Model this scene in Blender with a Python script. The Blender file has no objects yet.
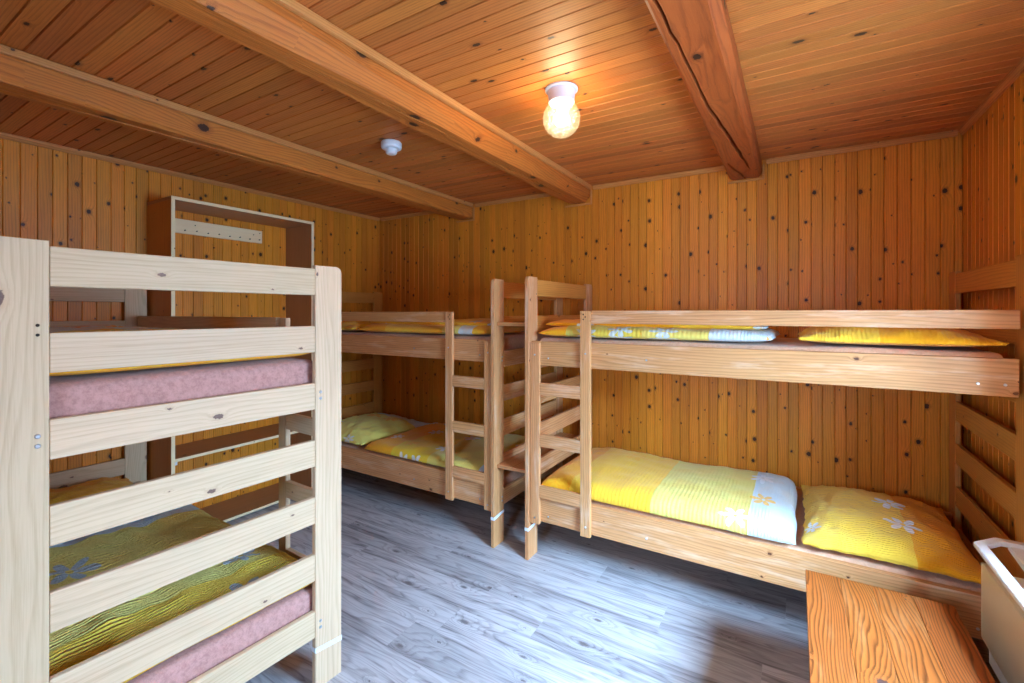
import bpy, bmesh, math, random
from mathutils import Vector, Matrix, noise as mnoise
random.seed(11)
C = bpy.context.scene.collection
PI = math.pi

# ------------------------------------------------------------------ materials
class NT:
    def __init__(s, name):
        s.m = bpy.data.materials.new(name); s.m.use_nodes = True
        s.t = s.m.node_tree; s.t.nodes.clear()
        s.out = s.n('ShaderNodeOutputMaterial')
    def n(s, typ, **kw):
        nd = s.t.nodes.new(typ)
        for k, v in kw.items(): setattr(nd, k, v)
        return nd
    def put(s, sock, v):
        if v is None: return
        if isinstance(v, bpy.types.NodeSocket): s.t.links.new(v, sock)
        elif isinstance(v, (tuple, list)):
            sock.default_value = tuple(v) + ((1.0,) if len(v) == 3 and sock.type == 'RGBA' else ())
        else: sock.default_value = v
    def math(s, op, a, b=None, c=None, clamp=False):
        nd = s.n('ShaderNodeMath', operation=op, use_clamp=clamp)
        s.put(nd.inputs[0], a); s.put(nd.inputs[1], b); s.put(nd.inputs[2], c)
        return nd.outputs[0]
    def xyz(s, x, y, z=0.0):
        nd = s.n('ShaderNodeCombineXYZ'); s.put(nd.inputs[0], x); s.put(nd.inputs[1], y); s.put(nd.inputs[2], z)
        return nd.outputs[0]
    def noise(s, vec, scale=1.0, detail=2.0, rough=0.5, dist=0.0):
        nd = s.n('ShaderNodeTexNoise'); s.put(nd.inputs['Vector'], vec)
        nd.inputs['Scale'].default_value = scale; nd.inputs['Detail'].default_value = detail
        nd.inputs['Roughness'].default_value = rough; nd.inputs['Distortion'].default_value = dist
        return nd.outputs['Fac']
    def mix(s, fac, a, b, mode='MIX'):
        nd = s.n('ShaderNodeMix', data_type='RGBA', blend_type=mode)
        s.put(nd.inputs[0], fac); s.put(nd.inputs[6], a); s.put(nd.inputs[7], b)
        return nd.outputs[2]
    def smooth(s, v, a, b, lo=0.0, hi=1.0):
        nd = s.n('ShaderNodeMapRange', interpolation_type='SMOOTHSTEP')
        s.put(nd.inputs[0], v); s.put(nd.inputs[1], a); s.put(nd.inputs[2], b)
        nd.inputs[3].default_value = lo; nd.inputs[4].default_value = hi
        return nd.outputs[0]
    def ramp(s, v, stops, interp='LINEAR'):
        nd = s.n('ShaderNodeValToRGB'); cr = nd.color_ramp; cr.interpolation = interp
        while len(cr.elements) > 1: cr.elements.remove(cr.elements[-1])
        for i, (p, c) in enumerate(stops):
            e = cr.elements[0] if i == 0 else cr.elements.new(p)
            e.position = p; e.color = tuple(c) + (1.0,)
        s.put(nd.inputs[0], v); return nd.outputs[0]
    def uv(s):
        nd = s.n('ShaderNodeUVMap', uv_map='UVMap')
        sp = s.n('ShaderNodeSeparateXYZ'); s.t.links.new(nd.outputs[0], sp.inputs[0])
        return sp.outputs[0], sp.outputs[1]
    def attr(s, name):
        nd = s.n('ShaderNodeAttribute', attribute_name=name, attribute_type='GEOMETRY'); return nd.outputs['Fac']
    def bsdf(s, color, rough=0.5, spec=0.5, metal=0.0, bump=None, bstr=0.2, bdist=0.002, **kw):
        nd = s.n('ShaderNodeBsdfPrincipled')
        s.put(nd.inputs['Base Color'], color); s.put(nd.inputs['Roughness'], rough)
        nd.inputs['Specular IOR Level'].default_value = spec; nd.inputs['Metallic'].default_value = metal
        for k, v in kw.items(): s.put(nd.inputs[k], v)
        if bump is not None:
            b = s.n('ShaderNodeBump'); b.inputs['Strength'].default_value = bstr; b.inputs['Distance'].default_value = bdist
            s.put(b.inputs['Height'], bump); s.t.links.new(b.outputs[0], nd.inputs['Normal'])
        s.t.links.new(nd.outputs[0], s.out.inputs[0]); return nd

def srgb(r, g, b):
    f = lambda c: (c/255/12.92) if c/255 <= .04045 else ((c/255+.055)/1.055)**2.4
    return (f(r), f(g), f(b))

def knot_field(N, u, v, cellL, cellW, size, density, stretch=1.0):
    vo = N.n('ShaderNodeTexVoronoi', voronoi_dimensions='2D', feature='F1')
    vo.inputs['Scale'].default_value = 1.0; vo.inputs['Randomness'].default_value = 0.95
    N.put(vo.inputs['Vector'], N.xyz(N.math('DIVIDE', u, cellL), N.math('DIVIDE', v, cellW)))
    sp = N.n('ShaderNodeSeparateXYZ'); N.t.links.new(vo.outputs['Position'], sp.inputs[0])
    du = N.math('MULTIPLY', N.math('SUBTRACT', N.math('MULTIPLY', sp.outputs[0], cellL), u), 1.0/stretch)
    dv = N.math('SUBTRACT', N.math('MULTIPLY', sp.outputs[1], cellW), v)
    wob = N.math('MULTIPLY', N.math('SUBTRACT', N.noise(N.xyz(u, v), 120, 2), .5), size*.7)
    d = N.math('ADD', N.math('SQRT', N.math('ADD', N.math('MULTIPLY', du, du), N.math('MULTIPLY', dv, dv))), wob)
    sc = N.n('ShaderNodeSeparateColor'); N.t.links.new(vo.outputs['Color'], sc.inputs[0])
    on = N.math('GREATER_THAN', sc.outputs[0], 1.0-density)
    rad = N.math('MULTIPLY', N.math('MULTIPLY_ADD', N.math('POWER', sc.outputs[1], 2.0), .8, .2), size)
    return d, rad, on

def wood(name, light, dark, knot, freq=70.0, amp=5.0, size=.012, density=.6, cellL=.22, cellW=.07,
         tint=.35, rough=.5, spec=.35, band=.55, fib=.35, bstr=.15, stretch=1.3, cath=.8, halo=None, wear=None, wearamt=0.0):
    N = NT(name); u, v = N.uv(); r = N.attr('rnd')
    z = N.math('MULTIPLY', r, 37.0)
    d, rad, on = knot_field(N, u, v, cellL, cellW, size, density, stretch)
    q = N.math('DIVIDE', d, rad)
    g = N.math('MULTIPLY', N.math('EXPONENT', N.math('MULTIPLY', N.math('MULTIPLY', q, q), -.22)), on)
    low = N.noise(N.xyz(N.math('MULTIPLY', u, cath), N.math('MULTIPLY', v, 6.0), z), 1.0, 2, .45)
    val = N.math('ADD', N.math('MULTIPLY', v, freq), N.math('MULTIPLY', low, amp*2))
    val = N.math('ADD', val, N.math('MULTIPLY', g, 1.6))
    val = N.math('ADD', val, N.math('MULTIPLY', N.noise(N.xyz(N.math('MULTIPLY', u, 7.0), N.math('MULTIPLY', v, 90.0), z), 1.0, 2), .35))
    fr = N.math('FRACT', val)
    bnd = N.ramp(fr, [(0, (0, 0, 0)), (.45, (.18,)*3), (.82, (1, 1, 1)), (.93, (.55,)*3), (1, (0, 0, 0))])
    fiber = N.noise(N.xyz(N.math('MULTIPLY', u, 9.0), N.math('MULTIPLY', v, 420.0), z), 1.0, 3, .6)
    blot = N.noise(N.xyz(N.math('MULTIPLY', u, 2.2), N.math('MULTIPLY', v, 30.0), z), 1.0, 4, .6)
    fac = N.math('ADD', N.math('MULTIPLY', bnd, band), N.math('MULTIPLY', N.math('SUBTRACT', fiber, .5), fib*2))
    fac = N.math('ADD', fac, N.math('MULTIPLY', N.math('SUBTRACT', blot, .45), .7), clamp=True)
    col = N.mix(fac, light, dark)
    tv = N.math('MULTIPLY_ADD', r, tint, 1.0-tint*.55)
    hs = N.n('ShaderNodeHueSaturation'); N.put(hs.inputs['Color'], col); N.put(hs.inputs['Value'], tv)
    N.put(hs.inputs['Hue'], N.math('MULTIPLY_ADD', N.math('FRACT', N.math('MULTIPLY', r, 7.3)), .008, .496))
    col = hs.outputs[0]
    if wear is not None:
        w = N.noise(N.xyz(N.math('MULTIPLY', u, 3.0), N.math('MULTIPLY', v, 22.0), N.math('ADD', z, 5.0)), 1.0, 4, .65)
        col = N.mix(N.math('MULTIPLY', N.smooth(w, .5, .72), wearamt), col, wear)
    hal = N.math('MULTIPLY', N.smooth(q, .9, 2.2, .5, 0.0), on)
    col = N.mix(hal, col, halo if halo else dark)
    kn = N.math('MULTIPLY', N.smooth(q, .85, 1.05, 1.0, 0.0), on)
    kc = N.mix(N.noise(N.xyz(u, v), 160, 2), knot, tuple(min(1, c*2.2) for c in knot))
    col = N.mix(N.math('MULTIPLY', kn, .96), col, kc)
    N.bsdf(col, rough, spec, bump=N.math('ADD', N.math('MULTIPLY', bnd, .6), fiber), bstr=bstr, bdist=.001)
    return N.m

M = {}
M['wall'] = wood('pine panelling', srgb(224,142,42), srgb(164,90,18), srgb(34,15,8), freq=75, amp=2.2, size=.0125, density=.62, cellL=.17, cellW=.075, tint=.30, band=.45, fib=.6, rough=.42, spec=.4, stretch=1.25, halo=srgb(130,66,16))
M['ceil'] = wood('ceiling boards', srgb(202,120,56), srgb(142,74,30), srgb(38,17,10), freq=80, amp=2.5, size=.012, density=.55, cellL=.30, cellW=.09, tint=.36, band=.42, fib=.6, rough=.5, spec=.35, stretch=1.9, halo=srgb(128,62,24))
M['beam'] = wood('timber beam', srgb(198,116,46), srgb(132,64,20), srgb(44,20,10), freq=60, amp=6, size=.022, density=.6, cellL=.4, cellW=.14, tint=.12, band=.5, fib=.5, rough=.5, stretch=1.5, halo=srgb(130,62,22), bstr=.5)
M['beamred'] = wood('reddish timber beam', srgb(166,84,34), srgb(112,48,18), srgb(40,18,10), freq=50, amp=8, size=.02, density=.5, cellL=.4, cellW=.14, tint=.1, band=.5, fib=.5, rough=.5, stretch=1.5, halo=srgb(86,36,14), bstr=.5)
M['trim'] = wood('trim', srgb(206,140,76), srgb(168,100,44), srgb(60,30,16), freq=90, amp=2, size=.008, density=.25, cellL=.4, cellW=.05, tint=.2, rough=.5)
M['raw'] = wood('pale spruce', srgb(212,184,150), srgb(164,128,92), srgb(92,68,58), freq=60, amp=6, size=.013, density=.5, cellL=.36, cellW=.09, tint=.14, band=.26, fib=.35, rough=.55, spec=.3, stretch=1.9, halo=srgb(196,160,126))
M['bed'] = wood('honey pine', srgb(216,158,104), srgb(156,94,52), srgb(70,38,22), freq=75, amp=4, size=.009, density=.35, cellL=.40, cellW=.1, tint=.16, band=.45, fib=.45, rough=.5, spec=.35, stretch=1.4, halo=srgb(160,98,56), wear=srgb(232,200,172), wearamt=.5)
M['beddark'] = wood('amber pine', srgb(210,144,68), srgb(164,100,40), srgb(70,36,18), freq=75, amp=4, size=.009, density=.35, cellL=.40, cellW=.1, tint=.16, band=.4, fib=.35, rough=.5, spec=.35, stretch=1.4, halo=srgb(130,72,30))
M['gloss'] = wood('lacquered board', srgb(206,150,98), srgb(150,90,50), srgb(70,38,22), freq=75, amp=4, size=.009, density=.35, cellL=.4, cellW=.1, tint=.1, rough=.24, spec=.6)
M['stool'] = wood('varnished larch', srgb(162,86,36), srgb(96,44,16), srgb(60,38,36), freq=105, amp=9, size=.024, density=.7, cellL=.30, cellW=.12, tint=.12, band=1.0, fib=.25, rough=.4, spec=.45, stretch=1.25, cath=1.2, halo=srgb(160,92,46), bstr=.25, wear=srgb(206,150,96), wearamt=.2)
M['cab'] = wood('cabinet pine', srgb(196,130,54), srgb(154,94,34), srgb(60,30,14), freq=70, amp=4, size=.010, density=.4, cellL=.35, cellW=.1, tint=.12, band=.35, rough=.5)
M['caddk'] = wood('cabinet shelf wood', srgb(176,126,84), srgb(138,92,56), srgb(54,30,20), freq=70, amp=4, size=.010, density=.35, cellL=.35, cellW=.1, tint=.12, band=.35, rough=.5)
M['edge'] = wood('pale edging', srgb(250,228,184), srgb(232,198,146), srgb(110,74,50), freq=110, amp=2, size=.006, density=.2, cellL=.4, cellW=.05, tint=.1, band=.3, rough=.55)

def floor_mat():
    N = NT('grey oak laminate'); u, v = N.uv(); r = N.attr('rnd'); z = N.math('MULTIPLY', r, 53.0)
    d, rad, on = knot_field(N, u, v, .45, .16, .016, .55, 2.2)
    q = N.math('DIVIDE', d, rad)
    g = N.math('MULTIPLY', N.math('EXPONENT', N.math('MULTIPLY', N.math('MULTIPLY', q, q), -.10)), on)
    low = N.noise(N.xyz(N.math('MULTIPLY', u, 1.3), N.math('MULTIPLY', v, 8.0), z), 1.0, 2, .5)
    val = N.math('ADD', N.math('MULTIPLY', v, 34.0), N.math('MULTIPLY', low, 11.0))
    val = N.math('ADD', val, N.math('MULTIPLY', g, 3.0))
    val = N.math('ADD', val, N.math('MULTIPLY', N.noise(N.xyz(N.math('MULTIPLY', u, 8.0), N.math('MULTIPLY', v, 70.0), z), 1.0, 2), .5))
    fr = N.math('FRACT', val)
    bnd = N.ramp(fr, [(0, (0, 0, 0)), (.5, (.12,)*3), (.85, (1, 1, 1)), (1, (0, 0, 0))])
    streak = N.noise(N.xyz(N.math('MULTIPLY', u, 1.6), N.math('MULTIPLY', v, 22.0), z), 1.0, 4, .6)
    fiber = N.noise(N.xyz(N.math('MULTIPLY', u, 10.0), N.math('MULTIPLY', v, 300.0), z), 1.0, 3, .6)
    fac = N.math('ADD', N.math('MULTIPLY', bnd, .32), N.math('MULTIPLY', N.math('SUBTRACT', fiber, .5), .5))
    fac = N.math('ADD', fac, N.math('MULTIPLY', N.smooth(streak, .42, .72), .6), clamp=True)
    col = N.mix(fac, srgb(192, 188, 190), srgb(98, 88, 92))
    hs = N.n('ShaderNodeHueSaturation'); N.put(hs.inputs['Color'], col); N.put(hs.inputs['Value'], N.math('MULTIPLY_ADD', r, .24, .86))
    kn = N.math('MULTIPLY', N.smooth(q, .35, 1.3, 1.0, 0.0), on)
    col = N.mix(N.math('MULTIPLY', kn, .75), hs.outputs[0], srgb(84, 72, 72))
    N.bsdf(col, .42, .4, bump=fiber, bstr=.08, bdist=.0006)
    return N.m
M['floor'] = floor_mat()

def plain(name, col, rough=.5, spec=.5, metal=0.0, nscale=60, var=.08, bstr=.1):
    N = NT(name); tc = N.n('ShaderNodeTexCoord')
    nz = N.noise(tc.outputs['Object'], nscale, 3)
    c2 = tuple(c*(1-var*2) for c in col)
    N.bsdf(N.mix(nz, col, c2), rough, spec, metal, bump=nz, bstr=bstr, bdist=.001)
    return N.m
M['white'] = plain('white plastic', srgb(226,228,232), .4, .5, 0, 40, .03, .02)
M['heaterpanel'] = plain('cream enamel', srgb(226,208,172), .3, .5, 0, 20, .03, .02)
M['heatertop'] = plain('white enamel', srgb(238,240,238), .35, .5, 0, 30, .02, .02)
M['heatergrey'] = plain('grey sheet metal', srgb(150,146,152), .5, .4, .2, 30, .04, .02)
M['steel'] = plain('zinc plated steel', srgb(200,205,212), .3, .5, .9, 200, .1, .05)
M['darkhole'] = plain('dark screw hole', srgb(46,34,28), .7, .2, 0, 100, .1, .05)
M['tape'] = plain('white tape', srgb(226,230,238), .6, .3, 0, 80, .05, .05)
M['winframe'] = plain('white window paint', srgb(232,230,224), .45, .4, 0, 40, .03, .03)
M['brass'] = plain('dull metal hook', srgb(90,76,66), .5, .5, .5, 80, .1, .05)

def terry(name, col, dark):
    N = NT(name); tc = N.n('ShaderNodeTexCoord')
    a = N.noise(tc.outputs['Object'], 60, 6, .75); b = N.noise(tc.outputs['Object'], 420, 2)
    f = N.math('ADD', N.smooth(a, .35, .7, 0, .6), N.math('MULTIPLY', b, .35), clamp=True)
    N.bsdf(N.mix(f, col, dark), .95, .1, bump=N.math('ADD', a, N.math('MULTIPLY', b, .6)), bstr=.5, bdist=.004, **{'Sheen Weight': .25})
    return N.m
M['pink'] = terry('pink terry cloth', srgb(208,156,146), srgb(160,112,104))
M['peach'] = terry('peach cotton sheet', srgb(224,180,150), srgb(198,150,120))

OR, YE, PY, GR, WB = srgb(244,172,26), srgb(246,198,58), srgb(230,214,110), srgb(214,202,96), srgb(206,222,226)
def bedding(name, bands, flowers=(WB, OR), fsize=.06, cell=.30, axis='u', ripple=55, rstr=.5, ripaxis='u', bdist=.006):
    N = NT(name); u, v = N.uv()
    nd = N.n('ShaderNodeUVMap', uv_map='Band'); sp = N.n('ShaderNodeSeparateXYZ'); N.t.links.new(nd.outputs[0], sp.inputs[0])
    t = sp.outputs[0] if axis == 'u' else sp.outputs[1]
    col = N.ramp(t, bands, 'CONSTANT')
    vo = N.n('ShaderNodeTexVoronoi', voronoi_dimensions='2D', feature='F1')
    vo.inputs['Scale'].default_value = 1.0/cell; vo.inputs['Randomness'].default_value = .75
    N.put(vo.inputs['Vector'], N.xyz(u, v))
    s2 = N.n('ShaderNodeSeparateXYZ'); N.t.links.new(vo.outputs['Position'], s2.inputs[0])
    sc = N.n('ShaderNodeSeparateColor'); N.t.links.new(vo.outputs['Color'], sc.inputs[0])
    du = N.math('SUBTRACT', u, s2.outputs[0]); dv = N.math('SUBTRACT', v, s2.outputs[1])
    rr = N.math('SQRT', N.math('ADD', N.math('MULTIPLY', du, du), N.math('MULTIPLY', dv, dv)))
    th = N.math('ADD', N.math('ARCTAN2', dv, du), N.math('MULTIPLY', sc.outputs[0], 6.0))
    pet = N.math('ABSOLUTE', N.math('COSINE', N.math('MULTIPLY', th, 3.0)))
    lim = N.math('MULTIPLY', N.math('MULTIPLY_ADD', pet, .85, .15), fsize)
    inside = N.math('MULTIPLY', N.math('LESS_THAN', rr, lim), N.math('GREATER_THAN', rr, fsize*.14))
    on = N.math('MULTIPLY', inside, N.math('GREATER_THAN', sc.outputs[1], .4))
    fc = N.mix(N.math('GREATER_THAN', sc.outputs[2], .55), flowers[0], flowers[1])
    col = N.mix(N.math('MULTIPLY', on, .85), col, fc)
    blot = N.noise(N.xyz(u, v), 9, 3)
    col = N.mix(N.math('MULTIPLY', N.smooth(blot, .4, .7), .18), col, OR)
    x, y = (u, v) if ripaxis == 'u' else (v, u)
    w = N.math('ADD', N.math('MULTIPLY', x, ripple*6.28), N.math('MULTIPLY', N.noise(N.xyz(u, v), 22, 2), 4.0))
    rip = N.math('SINE', w)
    pk = N.noise(N.xyz(N.math('MULTIPLY', u, 1.0), v), 75, 3, .6)
    N.bsdf(col, .85, .2, bump=N.math('ADD', N.math('MULTIPLY', rip, .32), N.math('MULTIPLY', pk, 1.0)), bstr=rstr, bdist=bdist, **{'Sheen Weight': .15})
    return N.m

# ------------------------------------------------------------------ mesh helpers
def finish(name, bm, mats, parent=None, grain=0, rnd=None, smooth=False, uvscale=1.0, loc=None, rot=None, normals=True):
    if normals: bmesh.ops.recalc_face_normals(bm, faces=bm.faces)
    me = bpy.data.meshes.new(name)
    uvl = bm.loops.layers.uv.get('UVMap')
    if uvl is None:
        uvl = bm.loops.layers.uv.new('UVMap')
        ou, ov = random.uniform(0, 50), random.uniform(0, 50)
        others = [i for i in range(3) if i != grain]
        for f in bm.faces:
            n = f.normal; ax = max(range(3), key=lambda i: abs(n[i]))
            for l in f.loops:
                co = l.vert.co
                if ax == grain: uu, vv = co[others[0]]*.15, co[others[1]]
                else:
                    o = [i for i in others if i != ax][0]; uu, vv = co[grain], co[o]
                l[uvl].uv = (uu+ou+ax*.7, vv+ov+ax*.31)
    bm.to_mesh(me); bm.free()
    for m in (mats if isinstance(mats, (list, tuple)) else [mats]): me.materials.append(m)
    if 'rnd' not in me.attributes:
        a = me.attributes.new('rnd', 'FLOAT', 'FACE'); val = random.random() if rnd is None else rnd
        for i in range(len(me.polygons)): a.data[i].value = val
    if smooth:
        for p in me.polygons: p.use_smooth = True
    o = bpy.data.objects.new(name, me); C.objects.link(o)
    if loc is not None: o.location = loc
    if rot is not None: o.rotation_euler = rot
    if parent is not None: o.parent = parent
    return o

def bm_box(bm, lo, hi, bev=0.0, seg=2):
    x0, y0, z0 = lo; x1, y1, z1 = hi
    if x0 > x1: x0, x1 = x1, x0
    if y0 > y1: y0, y1 = y1, y0
    vs = [bm.verts.new(p) for p in ((x0,y0,z0),(x1,y0,z0),(x1,y1,z0),(x0,y1,z0),(x0,y0,z1),(x1,y0,z1),(x1,y1,z1),(x0,y1,z1))]
    fs = [bm.faces.new([vs[i] for i in q]) for q in ((0,3,2,1),(4,5,6,7),(0,1,5,4),(1,2,6,5),(2,3,7,6),(3,0,4,7))]
    if bev > 0:
        es = set(e for f in fs for e in f.edges)
        bmesh.ops.bevel(bm, geom=list(es), offset=bev, segments=seg, affect='EDGES', profile=.5)
    return fs

def board(name, lo, hi, mat, parent, grain=0, bev=.003, rnd=None):
    """box lo..hi in the parent's frame; origin of the object at its centre"""
    c = [(a+b)/2 for a, b in zip(lo, hi)]
    bm = bmesh.new(); bm_box(bm, [a-k for a, k in zip(lo, c)], [b-k for b, k in zip(hi, c)], bev)
    return finish(name, bm, mat, parent, grain, rnd, loc=c)

def bm_prism(bm, poly, x0, x1, axis=0, bev=0.0):
    """extrude polygon (list of (a,b)) along axis from x0 to x1"""
    def P(x, a, b): return {0: (x, a, b), 1: (a, x, b), 2: (a, b, x)}[axis]
    A = [bm.verts.new(P(x0, a, b)) for a, b in poly]; B = [bm.verts.new(P(x1, a, b)) for a, b in poly]
    n = len(poly); fs = [bm.faces.new(A[::-1]), bm.faces.new(B)]
    for i in range(n): fs.append(bm.faces.new((A[i], A[(i+1) % n], B[(i+1) % n], B[i])))
    if bev > 0:
        es = [e for e in set(fs[0].edges) | set(fs[1].edges)]
        bmesh.ops.bevel(bm, geom=es, offset=bev, segments=2, affect='EDGES', profile=.5)

def bm_lathe(bm, prof, n=32, center=(0, 0, 0)):
    rings = []
    for r, z in prof:
        if r < 1e-6: rings.append([bm.verts.new((center[0], center[1], center[2]+z))])
        else: rings.append([bm.verts.new((center[0]+r*math.cos(2*PI*i/n), center[1]+r*math.sin(2*PI*i/n), center[2]+z)) for i in range(n)])
    for a, b in zip(rings, rings[1:]):
        for i in range(n):
            j = (i+1) % n
            if len(a) == 1 and len(b) == 1: continue
            if len(a) == 1: bm.faces.new((a[0], b[i], b[j]))
            elif len(b) == 1: bm.faces.new((a[i], a[j], b[0]))
            else: bm.faces.new((a[i], a[j], b[j], b[i]))

def thing(name, label, cat, loc=(0, 0, 0), rotz=0.0, group=None):
    o = bpy.data.objects.new(name, None); C.objects.link(o); o.empty_display_size = .1
    o.location = loc; o.rotation_euler = (0, 0, rotz); tag(o, label, cat, group); return o
def tag(o, label, cat, group=None):
    o['label'] = label; o['category'] = cat
    if group: o['group'] = group
    return o
def struct(o): o['kind'] = 'structure'; return o

# ------------------------------------------------------------------ room
XL, XR, YB, YF, ZC = -3.80, 0.79, 3.47, -0.60, 2.51
WIN = (1.00, 1.94, .98, 1.86)          # window opening in the right wall: y0 y1 z0 z1

FILL_WIN = (-.95, -.40, 1.20, 1.75)        # made-up window added for fill light, in the front wall behind the camera: x0 x1 z0 z1

def planked(name, o, along, across, nrm, L, W, wmin, wmax, mat, g=.0032, depth=.006, hole=None, seed=1, back=.06):
    """tongue and groove boards; o = corner, nrm points into the room"""
    rs = random.Random(seed); o = Vector(o); al = Vector(along); ac = Vector(across); nr = Vector(nrm)
    bm = bmesh.new(); uvl = bm.loops.layers.uv.new('UVMap'); rl = bm.faces.layers.float.new('rnd')
    def quad(a0, b0, d0, a1, b1, d1, uo, vo, r):
        pts = [(a0, b0, d0), (a1, b0, d0), (a1, b1, d1), (a0, b1, d1)]
        f = bm.faces.new([bm.verts.new(o+al*a+ac*b+nr*d) for a, b, d in pts]); f[rl] = r
        for l, (a, b, d) in zip(f.loops, pts): l[uvl].uv = (a+uo, b-bb+vo)
    bb = 0.0; i = 0
    while bb < W-1e-6:
        w = rs.uniform(wmin, wmax); be = min(bb+w, W)
        if W-be < wmin*.6: be = W
        r = rs.random(); uo = rs.uniform(0, 40); vo = i*1.37+rs.uniform(0, .1)
        segs = [(0, L)]
        if hole and be > hole[0] and bb < hole[1]: segs = [(0, hole[2]), (hole[3], L)]
        for a0, a1 in segs:
            quad(a0, bb, -depth, a1, bb+g, 0, uo, vo, r)
            quad(a0, bb+g, 0, a1, be-g, 0, uo, vo, r)
            quad(a0, be-g, 0, a1, be, -depth, uo, vo, r)
        bb = be; i += 1
    bmesh.ops.recalc_face_normals(bm, faces=bm.faces)
    for f in bm.faces:
        if f.normal.dot(nr) < 0: f.normal_flip()
    # solid back
    def slab(a0, a1, b0, b1):
        a0 = -.06 if a0 == 0 else a0; a1 = L+.06 if a1 == L else a1; b0 = -.06 if b0 == 0 else b0; b1 = W+.06 if b1 == W else b1
        ps = []
        for d in (-depth-.001, -back):
            for a, b in ((a0, b0), (a1, b0), (a1, b1), (a0, b1)): ps.append(bm.verts.new(o+al*a+ac*b+nr*d))
        for q in ((0, 1, 2, 3), (7, 6, 5, 4), (0, 4, 5, 1), (1, 5, 6, 2), (2, 6, 7, 3), (3, 7, 4, 0)):
            f = bm.faces.new([ps[k] for k in q]); f[rl] = .3
            for l in f.loops: l[uvl].uv = (l.vert.co.x+l.vert.co.y, l.vert.co.z)
    if hole:
        slab(0, L, 0, hole[0]); slab(0, L, hole[1], W); slab(0, hole[2], hole[0], hole[1]); slab(hole[3], L, hole[0], hole[1])
    else: slab(0, L, 0, W)
    ob = finish(name, bm, mat, normals=False); return struct(ob)

planked('wall_back', (XL, YB, 0), (0,0,1), (1,0,0), (0,-1,0), ZC, XR-XL, .056, .067, M['wall'], seed=3)
planked('wall_left', (XL, YF, 0), (0,0,1), (0,1,0), (1,0,0), ZC, YB-YF, .064, .073, M['wall'], seed=5)
planked('wall_right', (XR, YF, 0), (0,0,1), (0,1,0), (-1,0,0), ZC, YB-YF, .058, .068, M['wall'], seed=7,
        hole=(WIN[0]-YF, WIN[1]-YF, WIN[2], WIN[3]), back=.30)
planked('wall_front', (XL, YF, 0), (0,0,1), (1,0,0), (0,1,0), ZC, XR-XL, .06, .07, M['wall'], seed=9,
        hole=(FILL_WIN[0]-XL, FILL_WIN[1]-XL, FILL_WIN[2], FILL_WIN[3]), back=.30)
planked('ceiling', (XL, YF, ZC), (1,0,0), (0,1,0), (0,0,-1), XR-XL, YB-YF, .067, .074, M['ceil'], seed=13, depth=.008, g=.0036)

def make_floor():
    rs = random.Random(4); bm = bmesh.new(); uvl = bm.loops.layers.uv.new('UVMap'); rl = bm.faces.layers.float.new('rnd')
    y = YF-.05; row = 0
    while y < YB:
        y1 = min(y+.192, YB); x = XL-rs.uniform(0, 1.25)
        while x < XR:
            x1 = x+1.285; a, b = max(x, XL), min(x1, XR); r = rs.random(); uo, vo = rs.uniform(0, 60), row*1.9+rs.uniform(0, 60)
            if b > a:
                e = .0007; pts = [(a+e, y+e), (b-e, y+e), (b-e, y1-e), (a+e, y1-e)]
                f = bm.faces.new([bm.verts.new((p[0], p[1], 0)) for p in pts]); f[rl] = r
                for l, p in zip(f.loops, pts): l[uvl].uv = (p[0]+uo, p[1]-y+vo)
            x = x1
        y = y1; row += 1
    for f in bm_box(bm, (XL-.06, YF-.06, -.08), (XR+.06, YB+.06, -.001)): f[rl] = .1
    return struct(finish('floor', bm, M['floor'], normals=False))
make_floor()

def cornice(name, p0, p1, inward, w=.022, h=.03):
    p0, p1 = Vector(p0), Vector(p1); d = (p1-p0); L = d.length; d.normalize(); inn = Vector(inward)
    bm = bmesh.new(); poly = [(0, 0), (0, -h), (w*.45, -h), (w, -h*.45), (w, 0)]
    A = [bm.verts.new(p0+inn*a+Vector((0, 0, b))) for a, b in poly]; B = [bm.verts.new(p1+inn*a+Vector((0, 0, b))) for a, b in poly]
    n = len(poly); bm.faces.new(A); bm.faces.new(B[::-1])
    for i in range(n): bm.faces.new((A[i], A[(i+1) % n], B[(i+1) % n], B[i]))
    return struct(finish(name, bm, M['trim'], grain=0 if abs(d.x) > .5 else 1))
zt = ZC-.002
BX = [(-2.731, -2.560), (-1.595, -1.398), (-0.375, -0.190)]           # beams: x0, x1
segs = [XL+.024, BX[0][0]-.03, BX[0][1]+.03, BX[1][0]-.03, BX[1][1]+.03, BX[2][0]-.03, BX[2][1]+.03, XR-.024]
for k in range(4): cornice('trim_%d' % (k+1), (segs[2*k], YB-.001, zt), (segs[2*k+1], YB-.001, zt), (0, -1, 0))
cornice('trim_5', (XL+.001, YF, zt), (XL+.001, YB-.024, zt), (1, 0, 0))
cornice('trim_6', (XR-.001, YF, zt), (XR-.001, YB-.024, zt), (-1, 0, 0), h=.034)

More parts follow.
